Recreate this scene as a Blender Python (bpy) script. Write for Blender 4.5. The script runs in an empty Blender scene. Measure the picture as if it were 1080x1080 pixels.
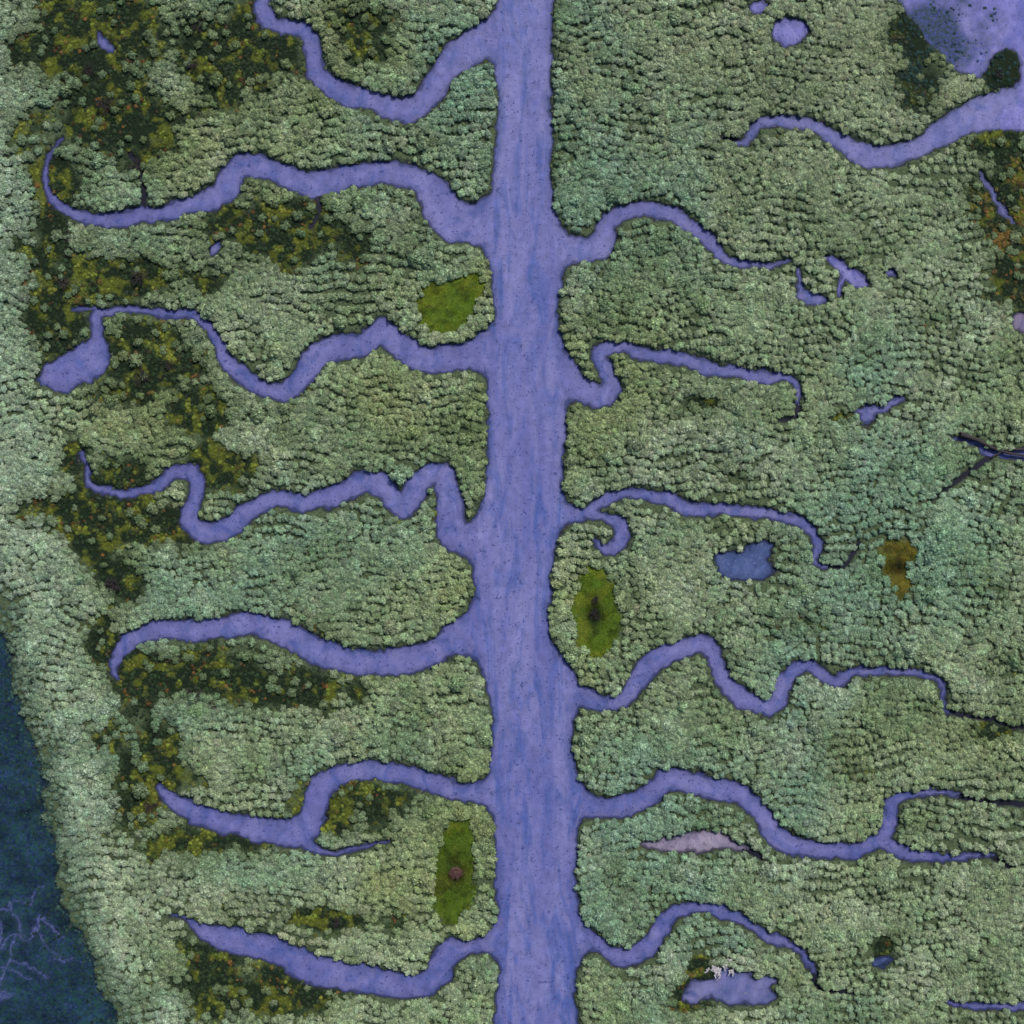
import bpy, math, random
import numpy as np
from mathutils import Vector
rng=np.random.default_rng(7); random.seed(7)
S=0.2
def W(px,py): return ((px-540)*S,(540-py)*S)
scene=bpy.context.scene
col=scene.collection
scene.view_settings.view_transform='Standard'
scene.view_settings.look='None'
scene.view_settings.exposure=0

# ------------------------------------------------------------ noise
def _h(ix,iy,seed):
    n=(ix.astype(np.int64)*374761393+iy.astype(np.int64)*668265263+seed*1274126177)&0xffffffff
    n=((n^(n>>13))*1274126177)&0xffffffff
    return ((n^(n>>16))&0xffffff)/float(0xffffff)
def vn(x,y,sc,seed=0):
    x=np.asarray(x)/sc;y=np.asarray(y)/sc
    ix=np.floor(x);iy=np.floor(y);fx=x-ix;fy=y-iy
    fx=fx*fx*(3-2*fx);fy=fy*fy*(3-2*fy)
    a=_h(ix,iy,seed);b=_h(ix+1,iy,seed);c=_h(ix,iy+1,seed);d=_h(ix+1,iy+1,seed)
    return (a*(1-fx)+b*fx)*(1-fy)+(c*(1-fx)+d*fx)*fy
def fbm(x,y,sc,seed=0,o=4):
    t=0;a=1;s=0
    for i in range(o):
        t=t+a*vn(x,y,sc/2**i,seed+i*17);s+=a;a*=0.5
    return t/s

# ------------------------------------------------------------ water features (survey points: x, y, half width)
creeks=[
 ("long winding purple-blue creek between sage mangroves",[[(272,-50,7),(274,-5,7),(277,12,8),(288,26,8),(306,29,8),(321,34,8),(328,47,8),(331,65,9),(340,84,10),(360,98,11),(395,107,12),(425,117,12),(450,103,12),(465,78,14),(488,57,16),(512,42,17),(545,32,20)]],0),
 ("wavy purple-blue creek curling up at its thin end",[[(64,148,1.5),(53,160,1.8),(47,185,3),(56,208,4.5),(80,226,7),(110,232,7),(150,228,8),(195,218,9),(230,206,12),(245,185,12),(265,172,12),(300,185,12),(330,195,13),(370,185,12),(410,183,12),(440,188,13),(458,205,17),(470,224,21),(490,235,22),(530,235,22)]],0),
 ("purple-blue creek leaving a pale mud pool",[[(97,366,8),(101,345,6),(103,330,5),(130,326,3.5),(170,328,4),(205,334,5),(225,350,6),(238,378,8),(262,403,9),(295,413,9),(318,400,11),(330,378,12),(355,368,13),(385,362,13),(405,350,13),(420,364,14),(445,377,14),(480,378,14),(505,372,17),(540,366,20)],[(76,325,1.5),(103,326,3)]],0),
 ("tightly meandering purple-blue creek",[[(84,478,2),(92,500,3),(102,518,4),(130,521,4.5),(160,515,5.5),(185,498,7),(205,500,8),(209,520,8),(200,545,9),(212,560,10),(240,555,11),(265,538,10),(290,525,9),(320,530,10),(355,522,11),(385,508,11),(405,515,12),(425,536,12),(438,520,12),(450,502,11),(468,500,11),(475,520,13),(476,548,15),(483,570,14),(520,568,18)]],0),
 ("smooth broad purple-blue creek with hooked end",[[(122,718,3),(118,700,5),(130,680,8),(155,665,9),(190,665,11),(230,663,12),(265,658,12),(300,668,14),(330,685,14),(370,698,14),(410,698,14),(450,690,14),(485,672,16),(525,662,20)]],0),
 ("purple-blue creek with a sharp elbow and dark side arm",[[(165,828,3),(180,842,6),(205,858,10),(240,868,12),(280,877,13),(308,880,15),(328,865,14),(335,838,14),(355,819,12),(390,813,10),(430,818,11),(465,830,11),(490,836,11),(535,838,12)],[(320,885,8),(338,899,4),(375,895,2.5),(410,887,1.5)]],0),
 ("wide purple-blue muddy creek with blunt end",[[(180,968,1.5),(200,973,3),(218,983,10),(250,993,13),(290,1003,14),(330,1022,15),(380,1032,15),(430,1040,13),(460,1030,13),(474,1005,13),(500,998,8),(535,990,10)]],0),
 ("arched purple-blue creek narrowing to a thread",[[(565,262,20),(600,264,14),(625,263,13),(637,250,11),(641,235,9),(660,223,8),(695,222,8),(725,236,8),(750,255,7),(765,273,5),(800,280,3.5),(818,278,2.4),(832,273,1.7)]],0),
 ("looping purple-blue creek narrowing to a thread",[[(570,375,18),(608,406,12),(632,420,11),(644,410,10),(640,390,8),(633,374,8),(648,366,7),(680,373,7),(720,380,7),(760,391,7),(800,397,6),(832,400,5),(842,413,3.5),(841,428,2.4)]],0),
 ("thin purple-blue creek with a curled side pool",[[(575,545,12),(600,543,7),(615,543,6),(640,526,6),(665,521,6),(700,526,7),(735,538,7),(775,537,6),(815,543,6),(850,555,6),(862,575,5),(862,593,3.5),(872,598,2.4)],[(612,543,5),(638,544,5),(654,556,7),(654,570,8),(640,580,6),(628,570,3)]],0),
 ("sinuous purple-blue creek ending in a ditch",[[(580,715,18),(612,734,8),(650,742,8),(672,722,10),(690,697,11),(720,683,10),(745,680,9),(757,700,8),(765,722,9),(795,743,9),(816,744,9),(830,715,9),(855,703,7),(880,720,5.5),(900,708,5),(935,708,4),(975,712,3.5),(990,718,2.8),(995,735,2.4),(1000,750,2.2)]],0),
 ("forked purple-blue creek among mangroves",[[(580,834,20),(620,850,12),(655,852,11),(685,838,11),(710,822,11),(745,830,11),(780,838,11),(800,855,10),(820,883,10),(860,897,9),(905,896,8),(930,890,8),(960,902,5.5),(1000,906,3.5),(1030,901,2.6),(1046,903,2.2)],[(930,888,8),(940,865,6.5),(942,845,5),(965,838,3.5),(985,836,2.8),(1010,838,2.2)]],0),
 ("thin arched purple-blue creek thinning to a dark drainage line",[[(590,985,14),(630,997,8),(660,1010,10),(680,1001,10),(695,980,9),(715,963,7),(745,957,6),(775,968,5.5),(805,985,5),(840,1000,3.5),(853,1013,2.8),(859,1028,2.2)]],0),
 ("pale purple creek draining a lagoon",[[(776,149,2),(788,149,4),(800,135,5),(820,128,6),(850,132,6),(880,145,9),(915,165,12),(950,162,11),(985,148,12),(1010,130,15),(1040,118,18),(1070,112,20)]],0),
 ("narrow dark ditch with pale muddy rims",[[(1003,462,1.5),(1030,467,3),(1045,478,4.5),(1110,478,6)]],0),
 ("narrow blue ditch",[[(1000,1056,2.5),(1030,1061,4),(1120,1062,4)]],0),
 ("narrow blue ditch in dark scrub",[[(1034,182,1.5),(1045,200,2.5),(1055,218,2.5),(1072,236,1.5)]],0),
]
for L in [[(1043,483,1.8),(1015,503,1.5),(982,527,1.3)],[(150,222,2.),(151,205,1.6),(147,175,1.6),(138,162,1.4)],[(332,200,3),(337,222,1.8),(327,240,1.5)],
          [(841,426,2.),(838,441,1.8),(820,443,1.5)],[(870,597,2),(888,597,1.8),(898,586,1.7),(906,572,1.5)],[(999,748,2.),(1015,754,1.8),(1045,759,1.7),(1078,768,1.5)],[(1006,838,2),(1040,846,1.8),(1110,851,1.8)],
          [(1042,902,2),(1066,914,1.8)],[(858,1025,2),(861,1040,1.8),(878,1046,1.7),(900,1046,1.5)],[(780,149,2),(762,145,1.5)],[(776,891,2.6),(788,898,2.3),(804,904,2.)]]:
    creeks.append(("thread-thin dark drainage line through the shrubs",[L],5))
polys=[
 ("canal","canal","straight wide purple-blue muddy tidal canal",0,[(524,-80),(524,0),(523,80),(524,150),(518,200),(511,225),(511,255),(519,300),(522,335),(514,360),(513,385),(515,440),(513,500),(506,540),(500,580),(501,625),(492,655),(499,685),(514,720),(520,780),(517,830),(524,900),(525,960),(521,995),(526,1040),(526,1160),
   (606,1160),(607,1040),(612,1000),(609,960),(609,900),(611,850),(607,820),(602,780),(606,740),(600,710),(586,690),(580,660),(583,600),(592,550),(593,510),(597,460),(597,420),(592,380),(588,330),(592,280),(589,240),(582,200),(582,130),(581,80),(584,0),(584,-80)]),
 ("pond","pond","pale purple mud pool feeding a creek",0,[(37,401),(60,380),(82,364),(94,352),(106,352),(113,384),(95,402),(68,414),(50,411)]),
 ("pond","pond","small crooked purple pool",0,[(839,283),(845,287),(849,303),(866,307),(873,319),(858,322),(843,318),(842,300)]),
 ("pond","pond","small hooked pale purple pool",4,[(867,271),(884,273),(900,282),(909,292),(913,302),(901,302),(893,297),(890,308),(885,315),(884,303),(889,291),(879,280)]),
 ("pond","pond","ragged star-shaped purple pool",0,[(896,433),(910,431),(914,425),(920,430),(932,425),(943,421),(957,422),(946,429),(934,434),(925,438),(922,444),(912,448),(911,438)]),
 ("pond","pond","square-cornered deep blue pond",1,[(756,584),(766,584),(772,581),(788,581),(795,575),(811,572),(814,580),(813,590),(818,603),(806,610),(770,610),(758,600)]),
 ("pond","pond","shallow grey-violet pond with debris rim",6,[(721,1054),(726,1042),(736,1034),(750,1032),(757,1023),(767,1018),(774,1026),(786,1026),(796,1032),(812,1029),(820,1036),(811,1044),(815,1050),(803,1060),(786,1058),(770,1062),(752,1055),(735,1060)]),
 ("mudflat","mudflat","mauve-pink drying mud pan",2,[(677,892),(700,884),(735,877),(765,879),(778,889),(790,897),(786,900),(772,896),(740,898),(700,898)]),
 ("pond","pond","oval pale purple pool",4,[(813,30),(825,21),(842,22),(854,32),(846,43),(830,46),(817,40)]),
 ("pond","pond","tiny pale purple pool",4,[(790,5),(800,0),(811,6),(804,14),(793,13)]),
 ("pond","pond","tiny blue pool",0,[(222,258),(229,255),(234,262),(229,268),(223,266)]),
 ("pond","pond","tiny blue pool in dark scrub",0,[(103,35),(112,40),(122,52),(113,52),(105,45)]),
 ("pond","pond","tiny blue pool",1,[(922,1010),(934,1007),(942,1012),(932,1019),(924,1018)]),
 ("pond","pond","tiny blue pool",0,[(935,286),(943,283),(945,289),(938,293)]),
 ("mudflat","mudflat","mauve-grey mud patch",2,[(1070,333),(1082,332),(1100,345),(1084,352),(1073,345)]),
 ("lagoon","lagoon","shallow pale purple lagoon with weedy margin",4,[(944,-80),(946,-10),(958,14),(978,40),(1000,62),(1018,78),(1040,76),(1055,54),(1072,54),(1078,72),(1070,94),(1052,102),(1040,118),(1060,136),(1120,130),(1160,60),(1160,-80)]),
 ("sea","sea","dark blue tidal water with weed",3,[(-160,470),(-40,560),(-6,640),(12,700),(36,800),(60,900),(90,1000),(124,1080),(160,1200),(-160,1200)]),
]
def catmull(P,closed,n):
    P=np.array(P,float);out=[];m=len(P)
    rngk=range(m) if closed else range(m-1)
    for i in rngk:
        if closed: p0,p1,p2,p3=P[(i-1)%m],P[i],P[(i+1)%m],P[(i+2)%m]
        else: p0,p1,p2,p3=P[max(i-1,0)],P[i],P[i+1],P[min(i+2,m-1)]
        for k in range(n):
            t=k/n
            out.append(0.5*((2*p1)+(-p0+p2)*t+(2*p0-5*p1+4*p2-p3)*t*t+(-p0+3*p1-3*p2+p3)*t**3))
    if not closed: out.append(P[-1])
    return np.array(out)
G=0.27; EXT=121.0
ax=np.arange(-EXT,EXT+G,G); N=len(ax)
X,Y=np.meshgrid(ax,ax)
PX=X/S+540;PY=540-Y/S
seaw=np.clip((150-(PX-(PY-640)*.22))/120,0,1)*(PY>420)
wx=(fbm(X,Y,3.4,3,4)-.5)*1.9+(vn(X,Y,0.9,77)-.5)*0.6+seaw*(fbm(X,Y,5,41,4)-.5)*7
wy=(fbm(X,Y,3.4,31,4)-.5)*1.9+(vn(X,Y,0.9,78)-.5)*0.6+seaw*(fbm(X,Y,5,42,4)-.5)*7
XW=X+wx;YW=Y+wy
CAP=7.0
SD=np.full(X.shape,CAP);OWN=np.full(X.shape,-1,int)
def sl(x0,x1,y0,y1):
    a=max(0,int((x0+EXT)/G));b=min(N,int((x1+EXT)/G)+2);c=max(0,int((y0+EXT)/G));d=min(N,int((y1+EXT)/G)+2)
    return slice(c,max(c,d)),slice(a,max(a,b))
feats=[]
for fi,(lab,lines,mt) in enumerate(creeks):
    feats.append(("creek","creek",lab,mt))
    for L in lines:
        Q=catmull([(W(x,y)[0],W(x,y)[1],w*S) for x,y,w in L],False,5)
        for i in range(len(Q)-1):
            a=Q[i];b=Q[i+1];pad=CAP+1
            s=sl(min(a[0],b[0])-pad,max(a[0],b[0])+pad,min(a[1],b[1])-pad,max(a[1],b[1])+pad)
            if SD[s].size==0: continue
            dx,dy=b[0]-a[0],b[1]-a[1];l=dx*dx+dy*dy+1e-9
            qx,qy=(X,Y) if L[0][0]==1043 else ((X+wx*.4,Y+wy*.4) if mt==5 else (XW,YW))
            px=qx[s]-a[0];py=qy[s]-a[1]
            t=np.clip((px*dx+py*dy)/l,0,1)
            d=np.hypot(px-t*dx,py-t*dy)-(a[2]*(1-t)+b[2]*t)
            m=d<SD[s]
            sd=SD[s];sd[m]=d[m];ow=OWN[s];ow[m]=fi
def poly_sd(P,s,rag):
    x=XW[s];y=YW[s]
    if rag:
        x=x+(fbm(X[s],Y[s],1.8,301,3)-.5)*rag;y=y+(fbm(X[s],Y[s],1.8,302,3)-.5)*rag
    d=np.full(x.shape,1e9);ins=np.zeros(x.shape,bool)
    for i in range(len(P)):
        a=P[i];b=P[(i+1)%len(P)]
        dx,dy=b[0]-a[0],b[1]-a[1];l=dx*dx+dy*dy+1e-9
        t=np.clip(((x-a[0])*dx+(y-a[1])*dy)/l,0,1)
        d=np.minimum(d,np.hypot(x-a[0]-t*dx,y-a[1]-t*dy))
        c=((a[1]>y)!=(b[1]>y))
        if c.any():
            ins^=c&(x<(dx)*(y-a[1])/(dy if abs(dy)>1e-9 else 1e-9)+a[0])
    return np.where(ins,-d,d)
nc=len(creeks)
for k,(nm,cat,lab,mt,P) in enumerate(polys):
    feats.append((nm,cat,lab,mt))
    Q=catmull([W(x,y) for x,y in P],True,2 if nm=='pond' else 3)
    pad=CAP+(6 if nm=='sea' else 0)
    s=sl(Q[:,0].min()-pad,Q[:,0].max()+pad,Q[:,1].min()-pad,Q[:,1].max()+pad)
    big_=(Q[:,0].max()-Q[:,0].min())>11
    d=poly_sd(Q,s,0 if nm in('canal','sea','lagoon') or 'square' in lab else (1.5 if big_ else .6))
    sd=SD[s];ow=OWN[s]
    m=(d<sd) | ((d<0.0)&(nm=="canal"))
    if nm=='canal':      # flared creek mouths: smooth union with the canal
        kk=4.0;h=np.clip(kk-abs(d-sd),0,None)/kk;sm=np.minimum(d,sd)-h*h*kk*.25
        sd[...]=np.where(sd<CAP-.01,sm,np.minimum(d,sd))
    else: sd[m]=d[m]
    ow[m]=nc+k
WL=-0.25
MTI=np.array([f[3] for f in feats])
# ------------------------------------------------------------ zones
darkE=[(110,45,105,60),(235,50,80,55),(120,125,90,50),(55,300,45,75),(140,292,75,24),(280,250,95,32),(152,378,58,38),(215,430,40,22),
 (105,545,60,56),(180,560,45,25),(235,492,42,22),(235,710,130,42),(320,722,80,30),(112,670,24,50),(150,830,50,72),(205,885,85,26),(385,848,60,38),
 (225,1015,66,56),(375,30,36,44),(1062,215,32,95),(1050,150,38,20),(965,40,42,66),(1056,78,20,24),(735,1040,24,28),(932,1003,14,14),(290,1045,70,22),
 (75,480,22,30),(1062,105,18,12),(350,970,62,14),(886,440,12,10),(740,425,20,8),(1045,770,30,10),(120,610,28,28),(300,410,25,6),(830,880,20,8),
 (1075,290,14,50),(60,190,30,30)]
def darkf(x,y):
    px=x/S+540;py=540-y/S
    f=np.full(np.shape(x),-1.0)
    for cx,cy,rx,ry in darkE:
        f=np.maximum(f,1.0-np.sqrt(((px-cx)/rx)**2+((py-cy)/ry)**2))
    f=np.maximum(f,-0.6)
    return f+ (fbm(x,y,8,101,5)-.5)*1.9 -0.04
grassP=[("moss-green grass clearing beside the canal",[(440,314),(452,303),(468,297),(484,288),(500,286),(512,299),(503,318),(493,336),(468,352),(448,347)]),
 ("oval moss-green grass clearing around a dark shrub",[(622,598),(638,605),(650,632),(653,662),(642,686),(624,695),(610,677),(603,645),(608,615)]),
 ("long green grass clearing with a brown shrub",[(484,860),(497,868),(501,900),(500,935),(496,962),(478,976),(461,962),(458,930),(463,900),(472,872)]),
 ("small ochre grass clearing with dark centre",[(930,575),(948,569),(967,577),(968,589),(956,600),(959,621),(948,628),(936,613),(928,598)])]
GR=[catmull([W(*p) for p in P],True,3) for _,P in grassP]
def inpoly(P,x,y):
    x,y=x+(fbm(x,y,2.0,5,3)-.5)*2.4+(vn(x,y,.5,15)-.5)*1.3,y+(fbm(x,y,2.0,6,3)-.5)*2.4+(vn(x,y,.5,16)-.5)*1.3
    ins=np.zeros(np.shape(x),bool)
    for i in range(len(P)):
        a=P[i];b=P[(i+1)%len(P)]
        c=((a[1]>y)!=(b[1]>y))
        ins^=c&(x<(b[0]-a[0])*(y-a[1])/((b[1]-a[1]) if abs(b[1]-a[1])>1e-9 else 1e-9)+a[0])
    return ins

# ------------------------------------------------------------ materials
def mat(name): 
    m=bpy.data.materials.new(name);m.use_nodes=True
    nt=m.node_tree;b=nt.nodes['Principled BSDF'];return m,nt,b
def node(nt,t,**k):
    n=nt.nodes.new(t)
    for a,v in k.items(): setattr(n,a,v)
    return n
def mixc(nt,f,a,b,bt='MIX'):
    n=node(nt,'ShaderNodeMix',data_type='RGBA',blend_type=bt)
    for i,v in ((0,f),(6,a),(7,b)):
        if isinstance(v,(int,float)): n.inputs[i].default_value=v
        elif isinstance(v,tuple): n.inputs[i].default_value=(*v,1)
        else: nt.links.new(v,n.inputs[i])
    return n.outputs[2]
def ramp(nt,src,stops):
    n=node(nt,'ShaderNodeValToRGB')
    e=n.color_ramp.elements
    while len(e)<len(stops): e.new(0.5)
    for el,(p,c) in zip(e,stops):
        el.position=p;el.color=(c,c,c,1) if isinstance(c,(int,float)) else (*c,1)
    nt.links.new(src,n.inputs[0]);return n.outputs[0]
def noise(nt,sc,det=5,rough=.55,vec=None,dist=0):
    n=node(nt,'ShaderNodeTexNoise');n.inputs['Scale'].default_value=sc;n.inputs['Detail'].default_value=det
    n.inputs['Roughness'].default_value=rough;n.inputs['Distortion'].default_value=dist
    if vec is not None: nt.links.new(vec,n.inputs['Vector'])
    return n.outputs['Fac']
def pos(nt,scale=(1,1,1)):
    g=node(nt,'ShaderNodeNewGeometry');m=node(nt,'ShaderNodeMapping');m.inputs['Scale'].default_value=scale
    nt.links.new(g.outputs['Position'],m.inputs['Vector']);return m.outputs['Vector']
def water_mat(name,base,light,dark,speck,rough=.45,tone=None,fleck=False,streak=(1.,1.)):
    m,nt,b=mat(name);L=nt.links
    v=pos(nt)
    n1=noise(nt,.07,5,.6,pos(nt,(1.4*streak[0],.8*streak[1],1)),.8)
    c=mixc(nt,ramp(nt,n1,[(.38,0.),(.62,1.)]),base,light)
    n2=noise(nt,.16,6,.62,pos(nt,(1.2*streak[0],.9*streak[1],1)),1.2)
    c=mixc(nt,ramp(nt,n2,[(.46,0.),(.66,.9)]),c,dark)
    n4=noise(nt,.5,5,.65,v,.3)
    c=mixc(nt,1.,c,ramp(nt,n4,[(.34,.84),(.66,1.14)]),'MULTIPLY')
    n3=noise(nt,.8,3,.6,v)
    c=mixc(nt,ramp(nt,n3,[(.645,0.),(.68,.7)]),c,speck)
    n5=noise(nt,2.2,2,.5,v)
    c=mixc(nt,ramp(nt,n5,[(.65,0.),(.68,.8)]),c,speck)
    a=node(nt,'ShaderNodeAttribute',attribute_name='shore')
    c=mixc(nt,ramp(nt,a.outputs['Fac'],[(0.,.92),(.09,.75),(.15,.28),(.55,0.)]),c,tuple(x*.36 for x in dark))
    if fleck:
        fs=noise(nt,1.9,3,.7,v);c=mixc(nt,ramp(nt,fs,[(.50,0.),(.64,.75)]),c,(.035,.050,.145))
        fs2=noise(nt,1.1,5,.8,pos(nt,(1,1.1,1)));c=mixc(nt,ramp(nt,fs2,[(.44,0.),(.60,.9)]),c,(.014,.048,.036))
        fs3=noise(nt,.12,4,.7,v);c=mixc(nt,1.,c,ramp(nt,fs3,[(.35,.5),(.65,1.45)]),'MULTIPLY')
    if tone:
        t=node(nt,'ShaderNodeAttribute',attribute_name='tone')
        sp=mixc(nt,ramp(nt,noise(nt,1.6,5,.75,v),[(.45,0.),(.62,1.)]),tone[0],tone[1])
        c=mixc(nt,t.outputs['Fac'],c,sp)
    L.new(c,b.inputs['Base Color']);b.inputs['Roughness'].default_value=rough
    b.inputs['Specular IOR Level'].default_value=.15
    bp=node(nt,'ShaderNodeBump');bp.inputs['Strength'].default_value=.45;bp.inputs['Distance'].default_value=.18
    L.new(noise(nt,.9,4,.65,v),bp.inputs['Height']);L.new(bp.outputs[0],b.inputs['Normal'])
    return m
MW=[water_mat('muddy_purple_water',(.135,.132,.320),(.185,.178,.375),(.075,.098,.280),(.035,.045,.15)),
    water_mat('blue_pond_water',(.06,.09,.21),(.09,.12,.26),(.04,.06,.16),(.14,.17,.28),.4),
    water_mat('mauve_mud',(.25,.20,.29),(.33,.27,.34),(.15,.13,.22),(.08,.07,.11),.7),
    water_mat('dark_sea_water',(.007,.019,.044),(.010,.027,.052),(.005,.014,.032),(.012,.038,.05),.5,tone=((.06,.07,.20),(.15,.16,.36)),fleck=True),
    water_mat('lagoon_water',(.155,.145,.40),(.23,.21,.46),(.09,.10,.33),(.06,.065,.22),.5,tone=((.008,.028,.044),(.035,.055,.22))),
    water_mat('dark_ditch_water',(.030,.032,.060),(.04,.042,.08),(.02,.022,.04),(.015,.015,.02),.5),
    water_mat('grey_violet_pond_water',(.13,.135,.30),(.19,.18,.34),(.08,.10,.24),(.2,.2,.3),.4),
    water_mat('canal_water',(.132,.132,.325),(.200,.192,.385),(.066,.098,.295),(.035,.045,.15),streak=(1.5,.45))]  # paler second colour paints a lilac sheen into the canal surface
mg,nt,b=mat('marsh_soil')
a=node(nt,'ShaderNodeAttribute',attribute_name='gcol')
n=noise(nt,2.2,6,.7,pos(nt))
c=mixc(nt,1.,a.outputs['Color'],ramp(nt,n,[(.3,.35),(.7,1.6)]),'MULTIPLY')
nt.links.new(c,b.inputs['Base Color']);b.inputs['Roughness'].default_value=.9;b.inputs['Specular IOR Level'].default_value=.15
bp=node(nt,'ShaderNodeBump');bp.inputs['Strength'].default_value=.8;bp.inputs['Distance'].default_value=.3
nt.links.new(noise(nt,1.7,8,.7,pos(nt)),bp.inputs['Height']);nt.links.new(bp.outputs[0],b.inputs['Normal'])
def leafmat(name,inst=True,base=None):
    m,nt,b=mat(name)
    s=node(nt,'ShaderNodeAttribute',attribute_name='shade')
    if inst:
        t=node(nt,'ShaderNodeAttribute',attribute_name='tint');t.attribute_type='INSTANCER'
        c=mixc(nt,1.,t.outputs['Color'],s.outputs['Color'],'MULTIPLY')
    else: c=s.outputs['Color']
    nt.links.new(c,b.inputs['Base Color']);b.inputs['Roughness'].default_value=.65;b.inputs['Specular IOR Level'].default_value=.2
    return m
ML=leafmat('mangrove_leaves');MGr=leafmat('grass_blades',False)
mb,nt,b=mat('dark_bark')
c=ramp(nt,noise(nt,6,5,.6,pos(nt)),[(.3,(.018,.013,.012)),(.7,(.06,.045,.045))])
nt.links.new(c,b.inputs['Base Color']);b.inputs['Roughness'].default_value=.9
mp_,nt,b=mat('bleached_wood')
c=ramp(nt,noise(nt,6,5,.6,pos(nt)),[(.3,(.35,.31,.31)),(.7,(.62,.57,.57))])
nt.links.new(c,b.inputs['Base Color']);b.inputs['Roughness'].default_value=.8
mr,nt,b=mat('russet_twigs')
c=ramp(nt,noise(nt,4,5,.6,pos(nt)),[(.3,(.09,.04,.035)),(.7,(.24,.12,.10))])
nt.links.new(c,b.inputs['Base Color']);b.inputs['Roughness'].default_value=.9

# ------------------------------------------------------------ mesh helper
def fast_mesh(name,V,F):
    V=np.asarray(V,np.float32);F=np.asarray(F,np.int32);k=F.shape[1]
    me=bpy.data.meshes.new(name);me.vertices.add(len(V));me.vertices.foreach_set('co',V.ravel())
    me.loops.add(F.size);me.loops.foreach_set('vertex_index',F.ravel())
    me.polygons.add(len(F));me.polygons.foreach_set('loop_start',np.arange(len(F),dtype=np.int32)*k)
    me.update(calc_edges=True);return me
def addobj(name,me,**p):
    o=bpy.data.objects.new(name,me);col.objects.link(o)
    for k,v in p.items(): o[k]=v
    return o
# ------------------------------------------------------------ ground
def smooth(x): x=np.clip(x,0,1);return x*x*(3-2*x)
Z=np.where(SD<0,WL+np.maximum(SD*1.3,-.9),WL+0.42*smooth(SD/.8))+np.where(SD>.2,(fbm(X,Y,4,55,3)-.5)*.25*smooth((SD-.2)/2),0)
D=darkf(X,Y)
def och(x,y): return np.clip((fbm(x,y,1.8,201,4)*.8+fbm(x,y,9,231,2)*.2-.51)*8,0,1)
def teal(x,y):
    px=x/S+540;py=540-y/S
    return np.clip((px-915)/50,0,1)*np.clip((125-py)/40,0,1)
def rusty(x,y):
    px=x/S+540;py=540-y/S
    return np.clip((px-1020)/20,0,1)*np.clip((py-150)/25,0,1)*np.clip((330-py)/30,0,1)
gc=np.empty(X.shape+(4,),np.float32);gc[...,3]=1
base=np.array([.080,.108,.052]);ocr=np.array([.090,.105,.014]);dk=np.array([.012,.021,.009]);mud=np.array([.024,.024,.036]);gg=np.array([.085,.135,.010])
z=np.clip(D*3.5,0,1)[...,None]
oc=(och(X,Y)*(1-teal(X,Y)))[...,None]
dz=dk*(1-oc)+ocr*oc
gcol=base*(1-z)+dz*z
mk=(1-smooth(SD/.65))[...,None];gcol=gcol*(1-mk)+mud*mk
for P,cg in zip(GR,[gg*1.2,gg,gg*.85,ocr*1.3]):
    s=sl(P[:,0].min()-3,P[:,0].max()+3,P[:,1].min()-3,P[:,1].max()+3)
    ii=inpoly(P,X[s],Y[s]);tmp=gcol[s];tmp[ii]=cg*(.5+fbm(X[s],Y[s],1.5,55,3)[ii][:,None])
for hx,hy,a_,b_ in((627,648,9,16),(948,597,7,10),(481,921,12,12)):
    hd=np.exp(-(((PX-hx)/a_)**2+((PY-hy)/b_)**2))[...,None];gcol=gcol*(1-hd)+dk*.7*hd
gc[...,:3]=gcol
axs=ax.copy();k=6
for i in range(k):
    t=[4000,2000,900,420,230,155][i]
    axs[i]=-t;axs[-1-i]=t
XX,YY=np.meshgrid(axs,axs)
idx=np.arange(N*N).reshape(N,N)
F=np.stack([idx[:-1,:-1],idx[:-1,1:],idx[1:,1:],idx[1:,:-1]],-1).reshape(-1,4)
V=np.stack([XX,YY,Z],-1).reshape(-1,3)
me=fast_mesh('ground',V,F);at=me.attributes.new('gcol','FLOAT_COLOR','POINT');at.data.foreach_set('color',gc.ravel())
me.materials.append(mg);me.polygons.foreach_set('use_smooth',np.ones(len(F),bool))
addobj('ground',me,kind='structure',label='dark marsh soil between the creeks and mangroves',category='ground')
# ------------------------------------------------------------ water bodies
co=OWN[:-1,:-1].ravel();cm=(np.minimum(np.minimum(SD[:-1,:-1],SD[1:,1:]),np.minimum(SD[1:,:-1],SD[:-1,1:]))<.05).ravel()
shore=np.clip(-SD/3.0,0,1).ravel()
WZ=np.full(N*N,WL)+((fbm(X,Y,2.,88,2)-.5)*.03).ravel()
VW=np.stack([XX.ravel(),YY.ravel(),WZ],-1)
shoal=np.clip((1.3-np.hypot((PX-975)/66,(PY-20)/100)+(fbm(X,Y,6,61,5)-.5)*2.6)*1.2,0,1)
rill=np.zeros(X.shape)
xr=PX+(fbm(X,Y,5,62,5)-.5)*26+(vn(X,Y,.8,71)-.5)*2;yr=PY+(fbm(X,Y,5,63,5)-.5)*26+(vn(X,Y,.8,72)-.5)*2
for L in [[(-30,1005),(5,998),(28,992),(45,972),(66,984)],[(-20,1060),(2,1035),(15,1012),(22,995)],[(-30,972),(0,966),(18,950),(34,955),(50,940)],[(40,985),(52,1002),(74,1014)],[(-20,1030),(5,1022),(30,1030)],[(10,960),(24,975),(28,992)],[(15,1012),(38,1016),(50,1034)],[(5,998),(0,980),(-10,965)]]:
    for a,b in zip(L[:-1],L[1:]):
        dx,dy=b[0]-a[0],b[1]-a[1];t=np.clip(((xr-a[0])*dx+(yr-a[1])*dy)/(dx*dx+dy*dy),0,1)
        dd=np.hypot(xr-a[0]-t*dx,yr-a[1]-t*dy)
        rill=np.maximum(rill,np.maximum(np.clip(1.2-dd/1.2,0,.75),.10*np.exp(-(dd/5)**2)))
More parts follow.
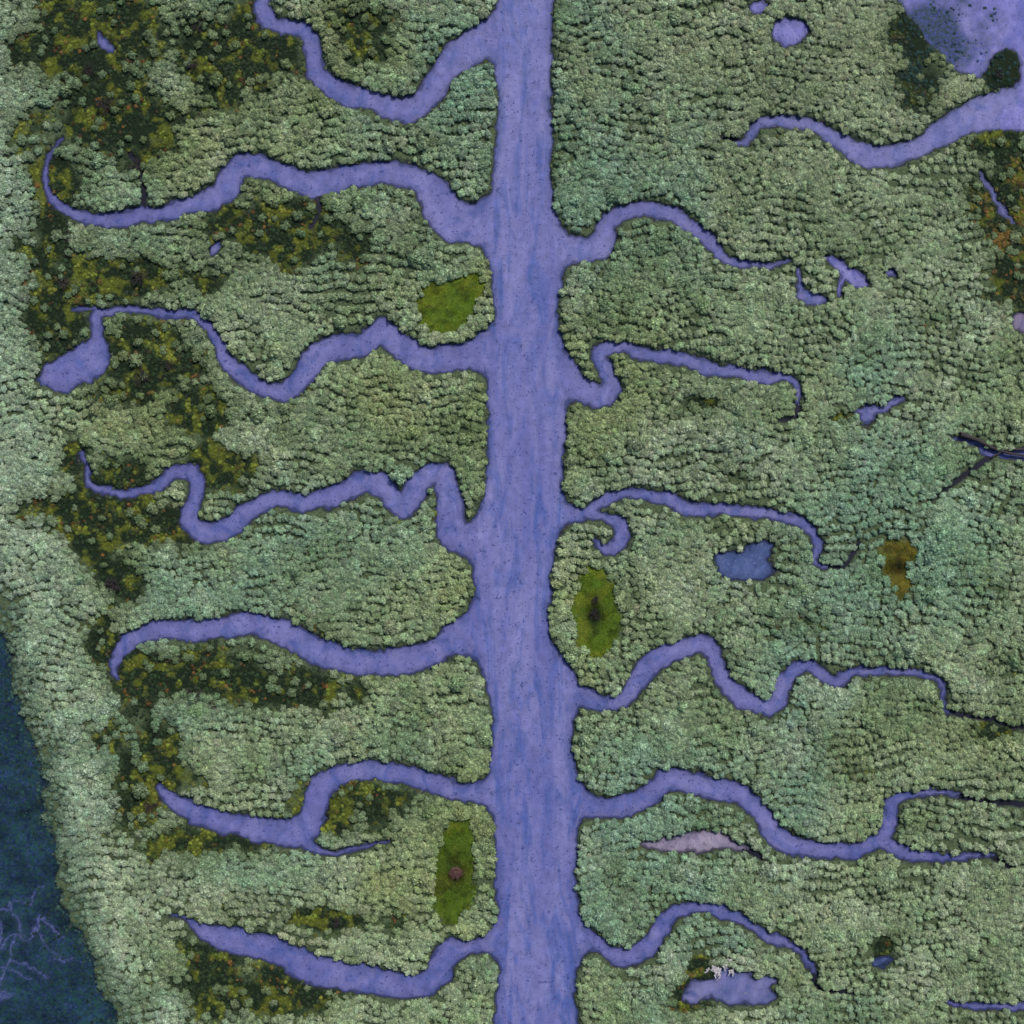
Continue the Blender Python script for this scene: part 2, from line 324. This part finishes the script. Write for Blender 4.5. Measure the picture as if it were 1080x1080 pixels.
rill*=np.clip(.1+fbm(X,Y,2.5,66,4)*1.6,0,1)
rill=np.maximum(rill,np.clip((.9-np.hypot((PX+5)/22,(PY-1050)/12))*1.5+(fbm(X,Y,2,64,4)-.5)*2,0,.6))
for fi,(nm,cat,lab,mt) in enumerate(feats):
    f=F[cm&(co==fi)]
    if len(f)==0: continue
    u,inv=np.unique(f,return_inverse=True)
    me=fast_mesh(nm,VW[u],inv.reshape(-1,4))
    at=me.attributes.new('shore','FLOAT','POINT');at.data.foreach_set('value',shore[u].astype(np.float32))
    if nm in('sea','lagoon'):
        at=me.attributes.new('tone','FLOAT','POINT');at.data.foreach_set('value',(rill if nm=='sea' else shoal).ravel()[u].astype(np.float32))
    me.materials.append(MW[7] if nm=='canal' else MW[mt]);me.polygons.foreach_set('use_smooth',np.ones(len(f),bool))
    addobj(nm,me,kind='structure',label=lab,category=cat)
# ------------------------------------------------------------ mangrove shrub meshes
def tube(Vv,Ff,p0,p1,r0,r1,n=5):
    p0=Vector(p0);p1=Vector(p1);d=(p1-p0).normalized();a=d.orthogonal().normalized();b_=d.cross(a)
    s=len(Vv)
    for p,r in((p0,r0),(p1,r1)):
        for i in range(n):
            t=2*math.pi*i/n;Vv.append(tuple(p+a*math.cos(t)*r+b_*math.sin(t)*r))
    for i in range(n):
        j=(i+1)%n;Ff.append((s+i,s+j,s+n+j));Ff.append((s+i,s+n+j,s+n+i))
def shrub(seed):
    r=np.random.default_rng(seed)
    Vv=[];Ff=[]
    tube(Vv,Ff,(0,0,-.45),(0.04,0.02,.6),.09,.05)
    for i in range(4):
        t=i*1.57+r.random();tube(Vv,Ff,(math.cos(t)*.4,math.sin(t)*.4,-.45),(0,0,.3),.03,.035,3)
    nb=len(Ff)
    nl=r.integers(5,8);lobes=[((0,0,.56),.56)]
    for i in range(nl):
        t=2*math.pi*i/nl+r.normal()*.35;q=.38+r.random()*.42
        lobes.append(((q*math.cos(t),q*math.sin(t),.28+r.random()*.28),.27+r.random()*.18))
    P=[];Nn=[];Sh=[]
    for (c,R) in lobes:
        m=int(60*(R/.4)**1.5);d=r.normal(size=(m,3));d/=np.linalg.norm(d,axis=1)[:,None];d[:,2]=np.where(d[:,2]<-.1,-d[:,2],d[:,2])
        p=np.array(c)+d*np.array([R,R,R*.8])*(0.78+.60*r.random((m,1)))
        lobsh=.94+.12*r.random()
        P.append(p);Nn.append(d);Sh.append(np.clip(lobsh*(.76+.46*(p[:,2]-.3)/.9)*(.60+.62*r.random(m)+.60*(r.random(m)<.14)),.2,2.2))  # darker low leaves, sparse bright ones: shading and highlights painted into leaf colour
    P=np.concatenate(P);Nn=np.concatenate(Nn)+np.array([0,0,.35])+r.normal(size=P.shape)*.5;Sh=np.concatenate(Sh)
    Nn/=np.linalg.norm(Nn,axis=1)[:,None]
    A=np.cross(Nn,r.normal(size=P.shape));A/=np.linalg.norm(A,axis=1)[:,None];B=np.cross(Nn,A)
    sz=(.068+.055*r.random((len(P),1)))
    q=[P+A*sz*2.2,P+B*sz,P-A*sz*2.2,P-B*sz]
    s=len(Vv);Lv=np.stack(q,1).reshape(-1,3);n=len(P)
    i0=s+4*np.arange(n)
    Lf=np.concatenate([np.stack([i0,i0+1,i0+2],1),np.stack([i0,i0+2,i0+3],1)])
    Lsh=np.concatenate([Sh,Sh])
    cv=[];cf=[]
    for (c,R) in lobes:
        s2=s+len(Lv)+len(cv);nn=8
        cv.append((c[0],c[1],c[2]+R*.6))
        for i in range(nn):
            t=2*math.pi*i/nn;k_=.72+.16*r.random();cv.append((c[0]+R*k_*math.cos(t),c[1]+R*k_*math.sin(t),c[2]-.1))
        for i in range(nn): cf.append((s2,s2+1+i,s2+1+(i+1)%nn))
    V=np.concatenate([np.array(Vv),Lv,np.array(cv)]);F_=np.concatenate([np.array(Ff),Lf,np.array(cf)])
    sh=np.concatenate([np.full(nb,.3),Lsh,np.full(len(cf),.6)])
    me=fast_mesh('mangrove_tree',V,F_)
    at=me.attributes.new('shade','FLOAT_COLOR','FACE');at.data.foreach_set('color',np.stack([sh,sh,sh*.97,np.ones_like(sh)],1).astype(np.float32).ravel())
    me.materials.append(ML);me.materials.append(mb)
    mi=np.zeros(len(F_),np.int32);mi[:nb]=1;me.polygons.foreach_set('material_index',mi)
    me.update();return me
NV=8
shr=[shrub(100+i) for i in range(NV)]
# ------------------------------------------------------------ placing
def field(A,x,y):
    i=np.clip(((y+EXT)/G).round().astype(int),0,N-1);j=np.clip(((x+EXT)/G).round().astype(int),0,N-1);return A[i,j]
def rowpts(sx_,sy_,jx,jy,seed,lim=113,warp=9):
    r=np.random.default_rng(seed)
    xs=np.arange(-lim-8,lim+8,sx_);ys=np.arange(-lim-8,lim+8,sy_)
    gx,gy=np.meshgrid(xs,ys);gx=gx+r.random((len(ys),1))*sx_
    gx=gx.ravel()+r.normal(size=gx.size)*jx;gy=gy.ravel()+r.normal(size=gy.size)*jy
    gx2=gx+(fbm(gx,gy,14,9,2)-.5)*warp;gy2=gy+(fbm(gx,gy,14,19,2)-.5)*warp+(fbm(gx,gy,5,29,2)-.5)*3.4
    gx,gy=gx2,gy2
    k=(abs(gx)<lim)&(abs(gy)<lim);return gx[k],gy[k],r
x,y,r=rowpts(1.05,1.40,.20,.15,5)
sd=field(SD,x,y);dk_=darkf(x,y);ow_=field(OWN,x,y)
px=x/S+540;py=540-y/S
big=fbm(x,y,16,301,3)
fine=np.clip((px-820)/120,0,1)*np.clip((560-py)/200,0,1)*.8+np.clip((70-px)/60,0,1)*.3+np.clip((px-620)/200,0,1)*.25
scale=(.64+.32*r.random(len(x)))*(1-.08*fine)*(.92+.22*big)
scale*=np.where(r.random(len(x))<.07,1.28,1)
scale*=np.where(sd<1.6,.88,1)
thin=(ow_>=0)&(MTI[ow_]==5)
keep=sd>np.where(thin,scale*.50,scale*.66+.14)
keep&=~((dk_>0)&(r.random(len(x))<np.clip(.52+dk_*1.3,0,.94)))
for P in GR: keep&=~inpoly(P,x,y)
keep&=np.hypot(px-627,py-648)>8
sx=ow_==len(feats)-1
keep&=~(sx&(sd<5)&(r.random(len(x))>sd/5+.25))
x,y,scale,px,py,dk_,sd,sx,fine=[q[keep] for q in (x,y,scale,px,py,dk_,sd,sx,fine)]
scale=np.where(sx,scale*np.clip(.6+sd/10,0,1),scale)
def tint(x,y,px,py,r):
    n=len(x)
    sage=np.array([.262,.335,.185]);blue=np.array([.215,.322,.210]);olive=np.array([.270,.310,.125]);pale=np.array([.41,.450,.300]);deep=np.array([.145,.210,.092])
    a=np.clip((fbm(x,y,30,401,4)-.45)*4,0,1)[:,None];b_=(np.clip((fbm(x,y,24,402,4)-.48)*4,0,1)*(1-.45*np.clip((px-620)/100,0,1)))[:,None];c_=np.clip((fbm(x,y,12,403,4)-.5)*4,0,1)[:,None]
    e=np.clip((fbm(x,y,11,404,4)-.5)*5,0,1)[:,None]
    t=sage*(1-a)+blue*a
    t=t*(1-b_*.8)+olive*b_*.8
    t=t*(1-c_*.5)+pale*c_*.5
    t=t*(1-e*.5)+deep*e*.5
    lf=np.clip((120-px+(py-500)*.12)/80,0,1)[:,None];t=t*(1-lf*.7)+np.array([.325,.415,.285])*lf*.7
    rf=(np.clip(1-np.hypot((px-1000)/120,(py-560)/130),0,1))[:,None];t=t*(1-rf*.6)+np.array([.22,.36,.215])*rf*.6
    ur=(np.clip((px-600)/200,0,1)*np.clip((300-py)/200,0,1))[:,None];t=t*(1-ur*.5)+np.array([.295,.325,.195])*ur*.5
    t=t*(.78+.44*r.random((n,1)))*(1+.03*r.normal(size=(n,3)))
    return np.clip(t,.01,.6)
tn=tint(x,y,px,py,r)
f=np.clip((dk_+.45)*1.5,0,1)[:,None]*.66
tn=tn*(1-f)+np.array([.075,.110,.035])*f
f=(sx&(sd<6.5))*np.clip((7-sd)/6,0,1)*.75;f=f[:,None]
tn=tn*(1-f)+np.array([.04,.085,.055])*f
zz=field(Z,x,y)
rot=r.random(len(x))*6.283;sq=.8+.4*r.random(len(x));iv=r.integers(0,NV,len(x))
zh=scale*(.72+.48*r.random(len(x)))*(1-.25*fine)
print('shrubs',len(x))
order=np.argsort(-scale*((abs(x)<106)&(abs(y)<106)))
ind=order[:300];rest=np.ones(len(x),bool);rest[ind]=False
scale[ind]*=1.15;zh[ind]*=1.35
tone=lambda c: 'olive' if c[2]<c[0]*.55 else ('blue-green' if c[2]>c[0]*.92 else 'sage-green')
firsts={}
for i in ind:
    o=bpy.data.objects.new('mangrove_tree',shr[iv[i]]);col.objects.link(o)
    o.location=(x[i],y[i],zz[i]+.1);o.rotation_euler=(0,0,rot[i]);o.scale=(scale[i],scale[i]*sq[i],zh[i])
    o['tint']=[float(q) for q in tn[i]]
    near='beside the water' if sd[i]<2.2 else 'in the dense thicket'
    o['label']=f'rounded {tone(tn[i])} mangrove shrub {near}';o['category']='mangrove tree';o['group']='mangrove shrubs covering the marsh'
    firsts.setdefault(int(iv[i]),o)
def gn_scatter(name,label,x,y,z,rot,sx,sy,sz,iv,tn,cat):
    me=bpy.data.meshes.new(name);me.vertices.add(len(x));me.vertices.foreach_set('co',np.stack([x,y,z],1).astype(np.float32).ravel())
    def att(n,t,k,v):
        a=me.attributes.new(n,t,'POINT');a.data.foreach_set(k,v)
    att('rot','FLOAT_VECTOR','vector',np.stack([0*rot,0*rot,rot],1).astype(np.float32).ravel())
    att('scl','FLOAT_VECTOR','vector',np.stack([sx,sy,sz],1).astype(np.float32).ravel())
    att('vid','INT','value',iv.astype(np.int32))
    att('tint','FLOAT_COLOR','color',np.concatenate([tn,np.ones((len(x),1))],1).astype(np.float32).ravel())
    o=addobj(name,me,kind='stuff',label=label,category=cat)
    ng=bpy.data.node_groups.new(name,'GeometryNodeTree')
    ng.interface.new_socket('Geometry',in_out='INPUT',socket_type='NodeSocketGeometry')
    ng.interface.new_socket('Geometry',in_out='OUTPUT',socket_type='NodeSocketGeometry')
    gi=ng.nodes.new('NodeGroupInput');go=ng.nodes.new('NodeGroupOutput')
    ip=ng.nodes.new('GeometryNodeInstanceOnPoints');j=ng.nodes.new('GeometryNodeJoinGeometry')
    for v in reversed(range(NV)):
        oi=ng.nodes.new('GeometryNodeObjectInfo');oi.inputs['Object'].default_value=firsts[v];oi.transform_space='ORIGINAL';oi.inputs['As Instance'].default_value=False
        g2=ng.nodes.new('GeometryNodeGeometryToInstance')
        ng.links.new(oi.outputs['Geometry'],g2.inputs[0]);ng.links.new(g2.outputs[0],j.inputs[0])
    def na(n,t):
        q=ng.nodes.new('GeometryNodeInputNamedAttribute');q.data_type=t;q.inputs['Name'].default_value=n;return q.outputs['Attribute']
    ng.links.new(gi.outputs[0],ip.inputs['Points']);ng.links.new(j.outputs[0],ip.inputs['Instance'])
    ip.inputs['Pick Instance'].default_value=True
    ng.links.new(na('vid','INT'),ip.inputs['Instance Index'])
    ng.links.new(na('rot','FLOAT_VECTOR'),ip.inputs['Rotation']);ng.links.new(na('scl','FLOAT_VECTOR'),ip.inputs['Scale'])
    ng.links.new(ip.outputs[0],go.inputs[0])
    md=o.modifiers.new('scatter','NODES');md.node_group=ng
    me.materials.append(ML)
    return o
R=rest
gn_scatter('mangrove_thicket','dense sage-green mangrove canopy covering the marsh',x[R],y[R],zz[R]+.1,rot[R],scale[R],scale[R]*sq[R],zh[R],iv[R],tn[R],'mangrove thicket')
# low undergrowth in dark hollows and along banks
x,y,r=rowpts(.74,.74,.28,.28,15)
sd=field(SD,x,y);dk_=darkf(x,y);own=field(OWN,x,y)
lag=own==len(feats)-2;px=x/S+540;py=540-y/S
sea=own==len(feats)-1
thin=(own>=0)&(MTI[own]==5)
k=(dk_>-.20)&(sd>.25)&(fbm(x,y,3,77,2)>.32)
bank=(sd>.15)&(sd<1.0)&(r.random(len(x))<.5)&~k&~thin
k|=bank
sh_=field(shoal,x,y)
k|=(lag&(sd<0)&(r.random(len(x))<sh_*.75*(fbm(x,y,2.5,91,3)>.40)))
k|=sea&(sd>-12)&(sd<5)&(r.random(len(x))<np.clip((sd+12)/15,0,.85)**1.5)
gm=np.zeros(len(x),bool)
for P in GR: gm|=inpoly(P,x,y)
ge=np.zeros(len(x),bool)
for P in GR:
    for ox,oy in((1.2,0),(-1.2,0),(0,1.2),(0,-1.2)): ge|=inpoly(P,x+ox,y+oy)
ge&=~gm
k|=ge&(r.random(len(x))<.5)
k&=~(gm&(r.random(len(x))<.95))
x,y,sd,dk_,px,py,lag,sea,bank,ge,gm=[q[k] for q in (x,y,sd,dk_,px,py,lag,sea,bank,ge,gm)]
n=len(x)
o_=och(x,y)[:,None]
rs=rusty(x,y)[:,None]
tn=np.array([.024,.042,.016])*(1-o_)+(np.array([.150,.172,.024])*(1-rs)+np.array([.17,.105,.025])*rs)*o_
br=np.clip((fbm(x,y,1.3,251,3)-.68)*10,0,1)[:,None];tn=tn*(1-br)+np.array([.15,.075,.022])*br
ed=np.clip((.10-dk_)*4,0,1)[:,None]*.55;tn=tn*(1-ed)+np.array([.105,.150,.055])*ed
tl=teal(x,y)[:,None];tn=tn*(1-tl)+np.array([.016,.044,.038])*tl
tn=np.where(bank[:,None],np.array([.075,.10,.055]),tn)
tn=np.where((ge|gm)[:,None],np.array([.10,.155,.035]),tn)
lg=(lag&(sd<0))[:,None];tn=np.where(lg,np.where(r.random((n,1))<.5,np.array([.014,.042,.045]),np.array([.03,.05,.14])),tn)
sg=np.clip((sd+2)/6,0,1)[:,None];tn=np.where(sea[:,None],np.array([.014,.040,.038])*(1-sg)+np.array([.09,.15,.10])*sg,tn)
tn=tn*(.5+r.random((n,1)))*(1+.05*r.normal(size=(n,3)));tn=np.clip(tn,.004,.5)
s=.18+.27*r.random(n);s=np.where(bank,s*.8,s);s=np.where(lag&(sd<0),s*.8,s);s=np.where(sea&(sd<-2),s*.9,s)
zu=np.maximum(field(Z,x,y),WL-.05)
zu=np.where((lag|sea)&(sd<0),WL-.08,zu)
gn_scatter('marsh_undergrowth','low dark green and olive scrub in hollows',x,y,zu+.02,r.random(n)*6.28,s,s,s*np.where((lag|sea)&(sd<0),.35,.5),r.integers(0,NV,n),tn,'undergrowth')
print('under',n)
# ------------------------------------------------------------ grass clearings
for gi_,((lab,_),P) in enumerate(zip(grassP,GR)):
    r=np.random.default_rng(900+gi_)
    x0,x1,y0,y1=P[:,0].min()-3,P[:,0].max()+3,P[:,1].min()-3,P[:,1].max()+3
    m=int((x1-x0)*(y1-y0)*110);gx=r.uniform(x0,x1,m);gy=r.uniform(y0,y1,m)
    k=inpoly(P,gx+r.normal(size=m)*.6,gy+r.normal(size=m)*.6)&(field(SD,gx,gy)>.2);gx=gx[k];gy=gy[k];m=len(gx)
    gz=field(Z,gx,gy)-.02;th=r.random(m)*6.283;ln=.16+.26*r.random(m);hh=.04+.3*r.random(m)*fbm(gx,gy,1.5,7,2)*1.8
    w=.05
    base=np.stack([gx,gy,gz],1);sdv=np.stack([-np.sin(th),np.cos(th),0*th],1)*w;tip=base+np.stack([np.cos(th)*ln,np.sin(th)*ln,hh],1)
    V=np.stack([base-sdv,base+sdv,tip],1).reshape(-1,3);F_=np.arange(3*m).reshape(-1,3)
    me=fast_mesh('grass_patch',V,F_)
    q=np.clip((fbm(gx,gy,3.,8,3)-.4)*3.5,0,1)[:,None]
    if gi_==3: c=np.array([.22,.165,.022])*(1-q)+np.array([.09,.085,.014])*q
    else: c=np.array([.110,.185,.014])*(1-q)+np.array([.205,.235,.02])*q
    if gi_==2: c=c*.82
    q2=np.clip((fbm(gx,gy,1.6,18,3)-.52)*7,0,1)[:,None];c=c*(1-.55*q2)
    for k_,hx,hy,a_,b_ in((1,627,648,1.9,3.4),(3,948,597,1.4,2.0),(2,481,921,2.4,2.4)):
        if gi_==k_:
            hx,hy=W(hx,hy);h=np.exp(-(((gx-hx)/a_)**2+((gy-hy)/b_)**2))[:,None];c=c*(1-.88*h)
    c=c*(.5+.9*r.random((m,1)))
    at=me.attributes.new('shade','FLOAT_COLOR','FACE');at.data.foreach_set('color',np.concatenate([c,np.ones((m,1))],1).astype(np.float32).ravel())
    me.materials.append(MGr);addobj('grass_patch',me,kind='stuff',label=lab,category='grass')
# ------------------------------------------------------------ dead shrubs
def dead(seed,R,n=26,th=.065,core=False):
    random.seed(seed);Vv=[];Ff=[]
    def br(p,d,l,rad,dep):
        q=p+d*l;tube(Vv,Ff,p,q,rad,rad*.6,4)
        if dep<3:
            for _ in range(3 if dep<2 else 2):
                d2=(d+Vector((random.gauss(0,.5),random.gauss(0,.5),random.gauss(0,.3)))).normalized()
                br(q,d2,l*random.uniform(.5,.75),rad*.6,dep+1)
    tube(Vv,Ff,(0,0,-.3),(0,0,.4),.14,.10,6)
    for i in range(n//2):
        t=i*2.4+random.random();e=random.uniform(.15,1.1)
        br(Vector((0,0,.3)),Vector((math.cos(t)*math.cos(e),math.sin(t)*math.cos(e),math.sin(e))),R*.42*random.uniform(.7,1.1),th,0)
    if core:
        s=len(Vv);nr,ns=5,18;Vv.append((0,0,.95))
        for a in range(1,nr+1):
            for b in range(ns):
                t=2*math.pi*b/ns;rr=R*.72*a/nr*random.uniform(.9,1.1);Vv.append((rr*math.cos(t),rr*math.sin(t),.95*math.cos(a/nr*1.5)+random.uniform(-.08,.08)))
        for b in range(ns): Ff.append((s,s+1+b,s+1+(b+1)%ns))
        for a in range(nr-1):
            for b in range(ns):
                p=s+1+a*ns+b;q=s+1+a*ns+(b+1)%ns;Ff.append((p,p+ns,q+ns));Ff.append((p,q+ns,q))
    return fast_mesh('dead_shrub',Vv,Ff)
dms=[dead(i,1.6,36) for i in range(3)]
for m_ in dms: m_.materials.append(mb)
dsp=[(150,398,1.5),(148,293,1.5),(113,113,1.6),(205,732,1.5),(122,617,1.5),(95,75,1.2),(145,175,1.2),(70,300,1.2),(180,385,1.0),(160,850,1.2),(225,742,1.0),(205,70,1.2),(627,648,1.0),(1052,78,.9),(355,972,.9),(75,250,1.0),(628,632,.7),(778,492,.8),(210,30,1.1)]
for i,(a_,b__,s) in enumerate(dsp):
    X0,Y0=W(a_,b__);z0=float(field(Z,np.array([X0]),np.array([Y0]))[0])
    o=addobj('dead_shrub',dms[i%3],label='bare dark twiggy shrub in low scrub',category='dead shrub',group='bare dark shrubs scattered in the marsh')
    o.location=(X0,Y0,z0);o.rotation_euler=(0,0,i*1.7);o.scale=(s,s,s)
dm=dead(77,1.7,110,.07,True);dm.materials.append(mr)
X0,Y0=W(481,920);o=addobj('russet_shrub',dm,label='round russet-brown twiggy shrub on green grass',category='shrub');o.location=(X0,Y0,0.15)
# ------------------------------------------------------------ driftwood
def log(name,pts,r0,m,lab):
    Vv=[];Ff=[];P=[Vector((*W(a_,b__),c_)) for a_,b__,c_ in pts]
    for i in range(len(P)-1): tube(Vv,Ff,P[i],P[i+1],r0*(1-.7*i/len(P)),r0*(1-.7*(i+1)/len(P)),7)
    for i in range(1,len(P)-1):
        q=P[i]+Vector((random.uniform(-1,1),random.uniform(-1,1),.3));tube(Vv,Ff,P[i],q,r0*.4,r0*.15,5)
    c0=sum(P,Vector())/len(P);Vv=[tuple(Vector(v)-c0) for v in Vv]
    me=fast_mesh(name,Vv,Ff);me.materials.append(m);o=addobj(name,me,label=lab,category='driftwood');o.location=c0
log('fallen_branch',[(1012,458,.7),(1030,464,.6),(1045,472,.6),(1062,478,.7),(1082,481,.4)],.5,mb,'black fallen branch lying across a muddy ditch')
log('fallen_branch',[(1082,474,.5),(1060,474,.6),(1046,482,.5)],.3,mb,'black fallen branch beside a muddy ditch')
random.seed(3)
for i in range(26):
    a_=random.gauss(757,9);b__=1020+random.gauss(0,4.5);t=random.random()*3.14;l=random.uniform(1.5,4)
    log('driftwood',[(a_,b__,.5),(a_+l*math.cos(t),b__+l*math.sin(t),.6),(a_+1.8*l*math.cos(t+.3),b__+1.8*l*math.sin(t+.3),.5)],random.uniform(.12,.3),mp_,'bleached driftwood at the pond rim')

# ------------------------------------------------------------ light
az=math.radians(28)
el=math.radians(53)
sun=bpy.data.lights.new('sun','SUN');sun.energy=3.1;sun.angle=math.radians(6);sun.color=(1,.97,.92)
so=bpy.data.objects.new('sun',sun);col.objects.link(so)
dirv=Vector((math.sin(az)*math.cos(el),math.cos(az)*math.cos(el),math.sin(el)))
so.rotation_euler=dirv.to_track_quat('Z','Y').to_euler();so.location=dirv*300
w=bpy.data.worlds.new('World');scene.world=w;w.use_nodes=True;nt=w.node_tree
sk=nt.nodes.new('ShaderNodeTexSky');sk.sky_type='NISHITA';sk.sun_disc=False;sk.sun_elevation=el;sk.sun_rotation=az
nt.links.new(sk.outputs[0],nt.nodes['Background'].inputs[0]);nt.nodes['Background'].inputs[1].default_value=.12
# ------------------------------------------------------------ camera (drone, straight down)
cam=bpy.data.cameras.new('camera');co_=bpy.data.objects.new('camera',cam);col.objects.link(co_)
H=300;co_.location=(0,0,H);cam.sensor_width=36;cam.lens=36*H/216;cam.clip_end=12000
scene.camera=co_
